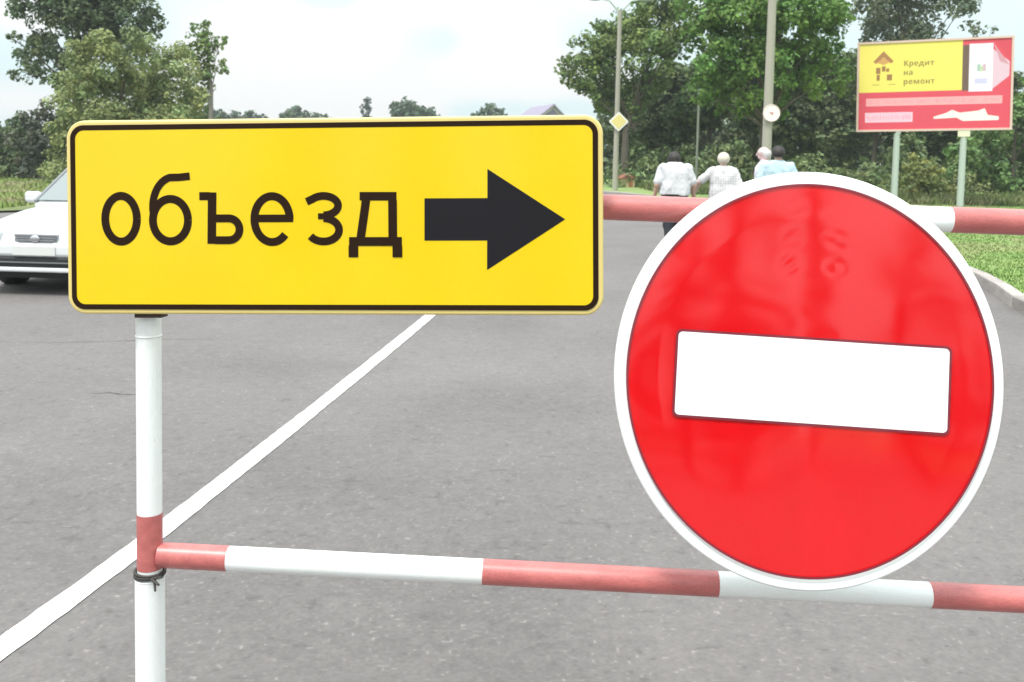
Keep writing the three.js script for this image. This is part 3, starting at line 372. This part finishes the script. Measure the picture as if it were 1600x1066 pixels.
// ---------------------------------------------------------------- billboard
{
  const cv = document.createElement('canvas'); cv.width = 1024; cv.height = 650; const c = cv.getContext('2d'), X = (u) => u * 1024, Y = (v) => v * 650;
  const R = (col, u0, v0, u1, v1) => { c.fillStyle = col; c.fillRect(X(u0), Y(v0), X(u1 - u0), Y(v1 - v0)); };
  const poly = (col, pts) => { c.fillStyle = col; c.beginPath(); pts.forEach(([u, v], i) => (i ? c.lineTo(X(u), Y(v)) : c.moveTo(X(u), Y(v)))); c.fill(); };
  R('#d64a5c', 0, 0, 1, 1); R('#ead868', 0, 0, 0.69, 0.565); R('#6b5348', 0.69, 0.06, 0.733, 0.575); R('#e9e2ee', 0.733, 0.05, 0.885, 0.585);
  poly('#d9b7c8', [[0.885, 0.12], [0.99, 0.26], [0.99, 0.42], [0.885, 0.56]]); poly('#cf4656', [[0.885, 0], [1, 0], [1, 0.27]]); poly('#c9939f', [[0.885, 0.05], [0.99, 0.3], [0.93, 0.26]]);
  poly('#a9764a', [[0.095, 0.21], [0.165, 0.09], [0.235, 0.21], [0.215, 0.235], [0.165, 0.16], [0.115, 0.235]]); poly('#cc9a5c', [[0.12, 0.22], [0.165, 0.165], [0.21, 0.22], [0.165, 0.25]]);
  for (const [u, v, w, h] of [[0.115, 0.28, 0.03, 0.07], [0.155, 0.265, 0.025, 0.06], [0.12, 0.36, 0.022, 0.07], [0.19, 0.36, 0.035, 0.07], [0.185, 0.29, 0.02, 0.04]]) R('#9a7040', u, v, u + w, v + h);
  c.fillStyle = '#8a7a3c'; c.font = 'bold 58px sans-serif'; c.fillText('Кредит', X(0.30), Y(0.27)); c.fillText('на', X(0.30), Y(0.375)); c.fillText('ремонт', X(0.30), Y(0.48));
  R('#c3b45c', 0.09, 0.47, 0.14, 0.485); R('#c3b45c', 0.2, 0.47, 0.25, 0.485);
  for (let i = 0; i < 3; i++) R(['#9fb8ae', '#b9c8a0', '#c9a9b8'][i], 0.785 + 0.018 * i, 0.28 + 0.02 * (i % 2), 0.805 + 0.018 * i, 0.36); R('#c6bfe0', 0.77, 0.44, 0.85, 0.5); 
  R('#eaa2a8', 0.05, 0.635, 0.95, 0.725); c.fillStyle = '#e08a92'; { const q = rng(77); for (let u = 0.06; u < 0.93; u += 0.008 + 0.006 * q()) if (q() > 0.15) { c.globalAlpha = 0.35 + 0.4 * q(); c.fillRect(X(u), Y(0.652 + 0.012 * q()), X(0.004 + 0.004 * q()), Y(0.035 + 0.02 * q())); } c.globalAlpha = 1; }
  R('#edb9cc', 0.045, 0.80, 0.37, 0.915); c.fillStyle = '#d97f98'; { const q = rng(78); for (let u = 0.058; u < 0.355; u += 0.012 + 0.008 * q()) { c.globalAlpha = 0.3 + 0.4 * q(); c.fillRect(X(u), Y(0.825 + 0.02 * q()), X(0.005 + 0.004 * q()), Y(0.05)); } c.globalAlpha = 1; }
  poly('#f1dfdc', [[0.51, 0.86], [0.59, 0.82], [0.63, 0.785], [0.68, 0.82], [0.8, 0.80], [0.84, 0.775], [0.86, 0.85], [0.93, 0.87], [0.93, 0.91], [0.70, 0.915], [0.66, 0.875], [0.51, 0.885]]);
  const map = new THREE.CanvasTexture(cv); map.colorSpace = THREE.SRGBColorSpace;
  const b = thing('billboard', 'red and yellow advertising billboard on two pale posts above the verge', 'billboard', [14.26, 0, -33], THREE.MathUtils.degToRad(-22));
  const head = new THREE.Group(); head.name = 'panel'; head.position.y = 4.23; head.rotation.z = THREE.MathUtils.degToRad(1.5); b.add(head);
  mesh('backing', box(4.84, 3.07, 0.16, 0, 0, -0.1), std([0.3, 0.3, 0.28], 0.7), head);
  mesh('poster', new THREE.PlaneGeometry(4.74, 2.98).translate(0, 0, -0.012), new THREE.MeshStandardMaterial({ map, roughness: 0.6 }), head);
  mesh('frame', [box(4.9, 0.07, 0.22, 0, 1.52, -0.09), box(4.9, 0.07, 0.22, 0, -1.52, -0.09), box(0.07, 2.97, 0.218, -2.41, 0, -0.09), box(0.07, 2.97, 0.218, 2.41, 0, -0.09)], std([0.66, 0.48, 0.42], 0.6), head);
  mesh('bracket', box(0.38, 0.22, 0.2, 1.0, -1.66, -0.09, 0.01), std([0.72, 0.68, 0.52], 0.6), head);
  mesh('bracket', box(0.16, 0.1, 0.2, -1.06, -1.6, -0.09, 0.01), M.galv, head);
  for (const x of [-1.06, 1.04]) mesh('post', rod([x, 0, -0.1], [x, 2.62 + 0.026 * x, -0.1], 0.115, 0.105, 16), M.galv, b);
}

// ---------------------------------------------------------------- house far behind
{
  const h = thing('house', 'distant house with purplish gable roof over the corner of the yellow board', 'house', [3.1, -0.5, -82], 0.25);
  const wallS = new THREE.Shape([[-2.2, 0], [2.2, 0], [2.2, 4.3], [0.2, 6.2], [-2.2, 4.3]].map(([x, y]) => new THREE.Vector2(x, y)));
  mesh('wall', new THREE.ExtrudeGeometry(wallS, { depth: 7, bevelEnabled: false }).translate(0, 0, -7), std([0.70, 0.68, 0.70], 0.9), h);
  const slope = (x0, y0, x1, y1) => { const s = new THREE.Shape([[x0, y0], [x1, y1], [x1, y1 + 0.16], [x0, y0 + 0.16]].map(([x, y]) => new THREE.Vector2(x, y))); return new THREE.ExtrudeGeometry(s, { depth: 7.6, bevelEnabled: false }).translate(0, 0, -7.3); };
  const roof = mesh('roof', [slope(-2.5, 4.08, 0.2, 6.22), slope(0.2, 6.22, 2.5, 4.08)], std([0.26, 0.23, 0.31], 0.7), h);
  mesh('chimney', box(0.5, 1.1, 0.5, 1.1, 6.0, -3), std([0.6, 0.6, 0.6], 0.9), roof);
  mesh('gable_boards', new THREE.ExtrudeGeometry(new THREE.Shape([[-1.9, 4.4], [1.9, 4.4], [0.2, 5.95]].map(([x, y]) => new THREE.Vector2(x, y))), { depth: 0.05, bevelEnabled: false }).translate(0, 0, 0.01), std([0.24, 0.20, 0.30], 0.8), h);
  for (const x of [-1.1, 1.1]) { const w = mesh('window', [box(1.0, 0.08, 0.1, x, 1.2, 0.03), box(1.0, 0.08, 0.1, x, 2.6, 0.03), box(0.08, 1.32, 0.1, x - 0.46, 1.9, 0.03), box(0.08, 1.32, 0.1, x + 0.46, 1.9, 0.03)], M.signWhite, h); mesh('pane', box(0.84, 1.32, 0.02, x, 1.9, 0.015), std([0.03, 0.035, 0.04], 0.1), w); }
}

{ // small hut at the wood's edge
  const h = thing('hut', 'tiny cream hut with rusty red roof at the foot of the wood', 'hut', [5.4, 0, -46.2], 0.3); h.scale.setScalar(0.75);
  const wl = mesh('wall', box(0.95, 0.72, 0.9, 0, 0.36, 0), std([0.62, 0.5, 0.3], 0.9), h); mesh('door', box(0.26, 0.55, 0.03, 0.2, 0.29, 0.455), std([0.5, 0.2, 0.1], 0.8), h);
  mesh('roof', new THREE.ExtrudeGeometry(new THREE.Shape([[-0.6, 0.7], [0.6, 0.7], [0, 1.02]].map(([x, y]) => new THREE.Vector2(x, y))), { depth: 1.1, bevelEnabled: false }).translate(0, 0, -0.55), std([0.30, 0.13, 0.08], 0.8), h);
}

// ---------------------------------------------------------------- white car
{
  const car = thing('parked_car', 'white car facing the camera, half hidden behind the yellow board', 'car', [-5.0, -0.015, -10.05], THREE.MathUtils.degToRad(-3));
  const white = phys([0.70, 0.71, 0.72], 0.35, { clearcoat: 1, clearcoatRoughness: 0.05 }), black = std([0.015, 0.015, 0.016], 0.6), glass = phys([0.16, 0.2, 0.2], 0.05, { clearcoat: 1, clearcoatRoughness: 0.02 }), chrome = std([0.6, 0.6, 0.62], 0.2, { metalness: 0.9 }), grey = std([0.22, 0.23, 0.24], 0.4, { metalness: 0.3 });
  const loft = (st, n = 40, ex = 0.42) => { // st: [z, halfWidth, yBottom, yTop]
    const P = [], I = []; st.forEach(([z, w, y0, y1]) => { for (let i = 0; i < n; i++) { const t = (i / n) * 2 * Math.PI, cs = Math.cos(t), sn = Math.sin(t), e = sn > 0 ? ex : ex * 0.7; P.push(w * Math.sign(cs) * Math.abs(cs) ** ex, (y0 + y1) / 2 + (y1 - y0) / 2 * Math.sign(sn) * Math.abs(sn) ** e, z); } });
    for (let s = 0; s < st.length - 1; s++) for (let i = 0; i < n; i++) { const a = s * n + i, b = s * n + (i + 1) % n; I.push(a, b, a + n, b, b + n, a + n); }
    for (const [s, f] of [[0, 1], [st.length - 1, 0]]) { const c = P.length / 3, [z, , y0, y1] = st[s]; P.push(0, (y0 + y1) / 2, z); for (let i = 0; i < n; i++) { const a = s * n + i, b = s * n + (i + 1) % n; f ? I.push(c, b, a) : I.push(c, a, b); } }
    const g = new THREE.BufferGeometry(); g.setAttribute('position', new THREE.Float32BufferAttribute(P, 3)); g.setIndex(I.reverse()); g.computeVertexNormals(); return planarUV(g, 1, 2, 1);
  };
  const lower = loft([[0, 0.62, 0.30, 0.60], [-0.05, 0.72, 0.26, 0.68], [-0.16, 0.79, 0.24, 0.735], [-0.4, 0.825, 0.22, 0.79], [-0.9, 0.845, 0.2, 0.87], [-1.35, 0.85, 0.2, 0.925], [-2.4, 0.855, 0.2, 0.95], [-3.5, 0.85, 0.21, 0.955], [-4.1, 0.81, 0.26, 0.94], [-4.35, 0.72, 0.34, 0.86]]);
  const ev = new Evaluator(); let br = new Brush(lower); br.updateMatrixWorld();
  for (const z of [-0.86, -3.45]) { const c = new Brush(new THREE.CylinderGeometry(0.345, 0.345, 2.2, 32).rotateZ(Math.PI / 2).translate(0, 0.30, z)); c.updateMatrixWorld(); const inner = new Brush(box(1.15, 0.9, 0.9, 0, 0.35, z)); inner.updateMatrixWorld(); const ring = ev.evaluate(c, inner, SUBTRACTION); ring.updateMatrixWorld(); br = ev.evaluate(br, ring, SUBTRACTION); br.updateMatrixWorld(); }
  const body = mesh('body', br.geometry, white, car);
  const cabin = loft([[-1.22, 0.70, 0.86, 0.93], [-1.45, 0.70, 0.86, 1.08], [-1.95, 0.64, 0.86, 1.40], [-2.3, 0.62, 0.86, 1.46], [-3.0, 0.62, 0.86, 1.44], [-3.45, 0.64, 0.86, 1.28], [-3.9, 0.68, 0.86, 0.98]], 40, 0.5); mesh('cabin', cabin, white, car);
  // windscreen and windows as panels proud of the cabin
  const panel = (q) => { const g = new THREE.BufferGeometry(); g.setAttribute('position', new THREE.Float32BufferAttribute(q.flat(), 3)); g.setIndex([0, 1, 2, 0, 2, 3]); g.computeVertexNormals(); return planarUV(g, 1, 0, 1); };
  mesh('windscreen', panel([[-0.66, 0.955, -1.22], [0.66, 0.955, -1.22], [0.54, 1.385, -1.87], [-0.54, 1.385, -1.87]]), glass, car);
  for (const s of [-1, 1]) { mesh('side_window', panel([[s * 0.712, 0.98, -1.55], [s * 0.70, 0.98, -2.5], [s * 0.635, 1.34, -2.45], [s * 0.65, 1.33, -1.98]]), glass, car); mesh('side_window', panel([[s * 0.70, 0.98, -2.56], [s * 0.705, 0.98, -3.4], [s * 0.645, 1.28, -3.2], [s * 0.635, 1.34, -2.51]]), glass, car);
    mesh('mirror', [new RoundedBoxGeometry(0.2, 0.14, 0.1, 3, 0.045).translate(s * 0.93, 0.965, -1.6), rod([s * 0.8, 0.93, -1.62], [s * 0.88, 0.95, -1.61], 0.025)], white, car);
    mesh('pillar_trim', rod([s * 0.69, 0.94, -1.22], [s * 0.565, 1.39, -1.89], 0.022, 0.02, 8), s < 0 ? grey : white, car);
    const hl = mesh('headlight', new RoundedBoxGeometry(0.33, 0.13, 0.16, 3, 0.04).rotateY(s * 0.35).translate(s * 0.53, 0.635, -0.09), phys([0.62, 0.64, 0.66], 0.1, { clearcoat: 1 }), car); mesh('lens', new THREE.SphereGeometry(0.05, 14, 10).scale(1, 1, 0.4).translate(s * 0.5, 0.635, -0.005), chrome, hl);
    for (const z of [-0.86, -3.45]) { const w = new THREE.Group(); w.name = 'wheel'; w.position.set(s * 0.735, 0.3, z); car.add(w); mesh('tyre', new THREE.LatheGeometry([[0.19, -0.09], [0.27, -0.1], [0.298, -0.075], [0.302, 0], [0.298, 0.075], [0.27, 0.1], [0.19, 0.09], [0.19, -0.09]].map(([x, y]) => new THREE.Vector2(x, y)), 36).rotateZ(Math.PI / 2), black, w); const sp = [new THREE.CylinderGeometry(0.195, 0.195, 0.12, 32, 1, true).rotateZ(Math.PI / 2), new THREE.CylinderGeometry(0.05, 0.05, 0.14, 16).rotateZ(Math.PI / 2)]; for (let k = 0; k < 7; k++) sp.push(box(0.03, 0.17, 0.045, s * 0.05, 0.11, 0).rotateX(k / 7 * Math.PI * 2)); mesh('rim', sp, grey, w); }
  }
  const grilleBars = []; for (let i = 0; i < 4; i++) grilleBars.push(box(0.47 - i * 0.035, 0.012, 0.03, 0, 0.655 - i * 0.026, 0.012)); mesh('grille', [...grilleBars, box(0.46, 0.1, 0.05, 0, 0.615, -0.02)], std([0.34, 0.34, 0.36], 0.4, { metalness: 0.4 }), car); mesh('badge', new THREE.SphereGeometry(0.045, 16, 10).scale(1.2, 0.8, 0.3).translate(0, 0.62, 0.03), chrome, car);
  mesh('bumper', [new RoundedBoxGeometry(1.36, 0.16, 0.2, 4, 0.05).translate(0, 0.5, -0.055)], white, car);
  mesh('number_plate', box(0.46, 0.10, 0.012, 0, 0.495, 0.052, 0.004), std([0.66, 0.66, 0.64], 0.5), car);
  mesh('air_intake', new RoundedBoxGeometry(1.22, 0.115, 0.1, 3, 0.03).translate(0, 0.372, -0.01), black, car); mesh('intake_bar', box(1.18, 0.012, 0.02, 0, 0.37, 0.045), grey, car);
  mesh('lip', new RoundedBoxGeometry(1.3, 0.05, 0.16, 3, 0.02).translate(0, 0.292, -0.02), white, car); mesh('underbody', box(1.2, 0.1, 3.9, 0, 0.23, -2.1), black, car);
}

// ---------------------------------------------------------------- people walking away on the road
const skin = phys([0.50, 0.31, 0.23], 0.6), skinPale = phys([0.62, 0.44, 0.38], 0.6);
function person(label, pos, turn, o) {
  const p = thing('person', label, 'person', pos, turn), s = o.h / 1.76, S = (a) => a.map((v) => v * s);
  const bone = (a, b, ra, rb = ra) => [S(a), S(b), ra * s, rb * s], st = o.stride ?? 0.16, w = o.wide ?? 1;
  const hip = [[-0.09, 0.92, 0], [0.09, 0.92, 0]], knee = [[-0.1, 0.5, st * 0.75], [0.1, 0.5, -st * 0.25]], ank = [[-0.1, 0.09, st], [0.1, 0.12, -st * 1.25]], toe = [[-0.11, 0.035, st + 0.17], [0.11, 0.045, -st * 1.25 + 0.16]];
  const sh = [[-0.185 * w, 1.42, 0], [0.185 * w, 1.42, 0]], nod = o.nod ?? 0, head = [0, 1.655 - nod * 0.03, 0.015 + nod * 0.06], chin = [0, 1.585 - nod * 0.05, 0.055 + nod * 0.07];
  const trunkB = [bone([-0.075 * w, 1.02, 0], [-0.095 * w, 1.33, 0], 0.115 * w, 0.115), bone([0.075 * w, 1.02, 0], [0.095 * w, 1.33, 0], 0.115 * w, 0.115), bone([0, 1.0, 0], [0, 1.36, 0.01], 0.12 * w, 0.115), bone([-0.15 * w, 1.415, -0.01], [0.15 * w, 1.415, -0.01], 0.068), bone([-0.05, 1.46, -0.01], [0.05, 1.46, -0.01], 0.06)];
  const legsB = [0, 1].flatMap((i) => [bone(hip[i], knee[i], 0.09, 0.06), bone(knee[i], ank[i], 0.06, 0.04)]), pelvis = [bone([-0.075, 0.95, 0], [0.075, 0.95, 0], 0.125)], feet = [0, 1].map((i) => bone(ank[i], toe[i], 0.04, 0.03));
  const armsU = [0, 1].map((i) => bone(sh[i], o.elbow[i], 0.055, 0.043)), armsL = [0, 1].map((i) => bone(o.elbow[i], o.wrist[i], 0.042, 0.028)), neck = bone([0, 1.44, -0.005], [0, 1.58 - nod * 0.03, 0.01 + nod * 0.04], 0.056, 0.053);
  const bodyF = blend([...trunkB, ...legsB, ...pelvis, ...feet, ...armsU, ...armsL, neck], 0.03 * s), xs = [...o.elbow, ...o.wrist].map((q) => Math.abs(q[0])), X = (Math.max(0.3, ...xs) + 0.09) * s;
  const parts = [surfaceNets(bodyF, [-X, -0.03, -0.5 * s], [X, 1.62 * s, 0.5 * s], 0.016)];
  const headB = [bone(head, [head[0], head[1] - 0.02, head[2] - 0.03], 0.092, 0.09), bone([0, head[1] - 0.02, head[2] + 0.02], chin, 0.08, 0.05), bone([0, head[1] - 0.005, head[2] + 0.095], [0, head[1] - 0.045, head[2] + 0.112], 0.008, 0.014), ...[-1, 1].map((q) => bone([q * 0.088, head[1] + 0.005, head[2] - 0.01], [q * 0.09, head[1] - 0.04, head[2] - 0.005], 0.014, 0.01)), bone([-0.035, head[1] + 0.015, head[2] + 0.083], [0.035, head[1] + 0.015, head[2] + 0.083], 0.012), bone([-0.018, head[1] - 0.075, head[2] + 0.085], [0.018, head[1] - 0.075, head[2] + 0.085], 0.009), neck];
  const hf0 = blend(headB, 0.014 * s), eyeAt = [-1, 1].map((q) => S([q * 0.032, head[1] - 0.008, head[2] + 0.098])), headF = (x, y, z) => Math.max(hf0(x, y, z), -Math.min(...eyeAt.map((e) => Math.hypot(x - e[0], y - e[1], z - e[2]) - 0.012 * s)));
  parts.push(surfaceNets(headF, S([-0.13, 1.46, -0.14 + nod * 0.05]), S([0.13, 1.78, 0.22 + nod * 0.05]), 0.0075));
  for (const i of [0, 1]) { // hands: palm, four curled fingers of unequal length, thumb from the side of the palm
    const a = V(...o.elbow[i]), b = V(...o.wrist[i]), d = b.clone().sub(a).normalize(), side = V(0, 0, 1).addScaledVector(d, -d.z).normalize(), nrm = V(0, 0, 0).crossVectors(d, side).multiplyScalar(i ? 1 : -1), at = (f, q, e) => b.clone().addScaledVector(d, f).addScaledVector(side, q).addScaledVector(nrm, e).toArray();
    const hb = [bone(o.wrist[i], at(0.03, 0, 0), 0.027, 0.024), bone(at(0.04, -0.02, 0), at(0.085, -0.026, 0), 0.016), bone(at(0.04, 0.015, 0), at(0.085, 0.02, 0), 0.017), bone(at(0.03, 0.025, 0), at(0.065, 0.05, 0.01), 0.014, 0.011), bone(at(0.065, 0.05, 0.01), at(0.095, 0.052, 0.02), 0.011, 0.009)];
    [[0.034, 0.066], [0.012, 0.075], [-0.011, 0.07], [-0.033, 0.054]].forEach(([q, l]) => { hb.push(bone(at(0.085, q * 0.8, 0), at(0.085 + l * 0.55, q, 0.008), 0.0095, 0.009), bone(at(0.085 + l * 0.55, q, 0.008), at(0.085 + l * 0.9, q, 0.03), 0.009, 0.0075)); });
    const c = S(at(0.08, 0, 0)), e = 0.13 * s; parts.push(surfaceNets(blend(hb, 0.007 * s), c.map((v) => v - e), c.map((v) => v + e), 0.005));
  }
  mesh('body', parts, o.skin, p);
  for (const e of eyeAt) mesh('eye', new THREE.SphereGeometry(0.012 * s, 12, 8).translate(e[0], e[1], e[2] - 0.002), M.eye, p);
  // clothing follows the body with a little slack and folds
  const sleeve = [0, 1].map((i) => { const a = V(...sh[i]), b = V(...o.elbow[i]).lerp(V(...o.wrist[i]), o.long ?? 0); return o.long ? bone(sh[i], o.elbow[i], 0.06, 0.055) : bone(sh[i], a.lerp(V(...o.elbow[i]), 0.8).toArray(), 0.06, 0.06); }), cuffs = o.long ? [0, 1].map((i) => bone(o.elbow[i], V(...o.elbow[i]).lerp(V(...o.wrist[i]), 0.9).toArray(), 0.052, 0.042)) : [];
  const hem = [bone([-0.09 * w, 0.97, 0], [-0.09 * w, 1.1, -0.01], 0.118 * w), bone([0.09 * w, 0.97, 0], [0.09 * w, 1.1, -0.01], 0.118 * w), bone([-0.05, 1.49, 0], [0.05, 1.49, 0], 0.028)], sf = blend([...trunkB, ...hem, ...sleeve, ...cuffs], 0.035 * s, 0.018 * s);
  const fold = (x, y, z) => 0.017 * (fbm(x * 16 + 30, y * 9 + 30, z * 12 + o.seed * 7, 3) - 0.5) * 2;
  const shirtF = (x, y, z) => Math.max(sf(x, y, z) + fold(x, y, z), (o.hem ?? 0.93) * s - y + 0.01 * Math.sin(x * 14), y - 1.525 * s);
  mesh('shirt', surfaceNets(shirtF, [-X - 0.05, 0.85 * s, -0.42 * s], [X + 0.05, 1.56 * s, 0.42 * s], 0.014), o.shirt, p);
  const tf = blend([...legsB.map(([a, b, ra, rb]) => [a, b, ra + 0.004 * s, rb + 0.012 * s]), ...pelvis], 0.035 * s, 0.012 * s);
  mesh('trousers', surfaceNets((x, y, z) => Math.max(tf(x, y, z) + 0.7 * fold(x, y, z), y - 1.0 * s, 0.075 * s - y), [-0.32 * s, 0.04 * s, -0.5 * s], [0.32 * s, 1.05 * s, 0.5 * s], 0.016), o.trousers, p);
  if (o.hem) mesh('belt', surfaceNets((x, y, z) => Math.max(blend([...pelvis, ...trunkB.slice(0, 3)], 0.03 * s, 0.016 * s)(x, y, z), Math.abs(y - 0.985 * s) - 0.018 * s), [-0.3 * s, 0.93 * s, -0.25 * s], [0.3 * s, 1.05 * s, 0.25 * s], 0.012), std([0.02, 0.018, 0.016], 0.5), p);
  for (const i of [0, 1]) { const f = feet[i]; mesh('shoe', surfaceNets((x, y, z) => Math.max(capsuleDist(x, y, z, [f[0], f[1], f[2] + 0.012, f[3] + 0.016]), y - ank[i][1] * s - 0.01, -y + 0.002), [f[0][0] - 0.1, -0.02, Math.min(f[0][2], f[1][2]) - 0.1], [f[0][0] + 0.1, 0.2, Math.max(f[0][2], f[1][2]) + 0.1], 0.01), std([0.02, 0.018, 0.017], 0.4), p); }
  if (o.hair) { const hf = blend(headB.slice(0, 2), 0.02 * s, 0.012 * s), fy = head[1] * s, fz = head[2] * s; mesh('hair', surfaceNets((x, y, z) => Math.max(hf(x, y, z) + 0.004 * (vnoise(x * 120 + 9, y * 120, z * 120 + 9) - 0.5), (z - fz) * 0.9 - (y - fy) * 0.75 - 0.02 * s, fy - 0.085 * s - y, o.bald ? y - fy - 0.035 * s : -1), S([-0.14, head[1] - 0.13, head[2] - 0.16]), S([0.14, head[1] + 0.13, head[2] + 0.16]), 0.0075), o.hair, p); }
  return p;
}
M.eye = std([0.5, 0.48, 0.46], 0.2);
const darkHair = std([0.018, 0.014, 0.012], 0.6), navy = std([0.016, 0.017, 0.024], 0.85), cloth = (rgb, seed) => std([1, 1, 1], 0.9, { map: tex(128, (u, v) => { const k = 0.93 + 0.1 * (fbm(u * 8, v * 8, seed, 3, 8) - 0.5); return rgb.map((q) => q * k); }) });
const checkTex = tex(256, (u, v) => { const a = (u * 24) % 1 < 0.28, b = (v * 24) % 1 < 0.28, k = a && b ? 0.44 : a || b ? 0.54 : 0.66; return [k, k * 0.98, k * 1.0]; });
person('dark haired person in a loose white shirt walking away, arms hanging', [2.66, 0, -15.75], Math.PI + 0.05, { h: 1.75, wide: 1.16, nod: 1.9, hem: 0.985, seed: 1, skin, shirt: cloth([0.64, 0.64, 0.66], 5), trousers: navy, hair: darkHair, elbow: [[-0.30, 1.15, -0.03], [0.30, 1.15, -0.03]], wrist: [[-0.33, 0.92, 0.06], [0.33, 0.92, 0.06]] });
person('pale haired person in a checked light shirt with one elbow stuck out', [3.52, 0, -16.1], Math.PI - 0.1, { h: 1.70, seed: 2, skin: skinPale, shirt: std([1, 1, 1], 0.9, { map: checkTex }), trousers: navy, hair: std([0.55, 0.50, 0.42], 0.8), elbow: [[-0.28, 1.16, -0.05], [0.40, 1.24, 0.0]], wrist: [[-0.27, 0.95, 0.1], [0.44, 1.08, 0.16]] });
person('dark haired person in a light blue shirt above the round red sign', [4.46, 0, -16.2], Math.PI, { h: 1.83, wide: 1.1, seed: 3, skin, shirt: cloth([0.46, 0.61, 0.68], 6), trousers: navy, hair: darkHair, elbow: [[-0.29, 1.18, -0.05], [0.29, 1.18, -0.02]], wrist: [[-0.27, 0.95, 0.08], [0.28, 0.95, 0.1]] });
person('bald pink faced person in a white shirt beside the person in blue', [4.42, 0, -16.95], Math.PI + 1.2, { h: 1.82, seed: 4, skin: phys([0.72, 0.50, 0.48], 0.6), shirt: cloth([0.74, 0.72, 0.80], 7), trousers: navy, hair: std([0.62, 0.58, 0.58], 0.8), bald: true, elbow: [[-0.25, 1.16, -0.05], [0.25, 1.16, -0.02]], wrist: [[-0.24, 0.95, 0.08], [0.24, 0.95, 0.1]] });

scene.fog = new THREE.FogExp2(new THREE.Color().setRGB(0.86, 0.93, 0.95), 0.0007);
renderer.render(scene, camera);
let tris = 0; scene.traverse((o) => { if (o.isMesh && !o.isInstancedMesh) tris += (o.geometry.index?.count ?? o.geometry.attributes.position.count) / 3; });
console.log('triangles', tris);
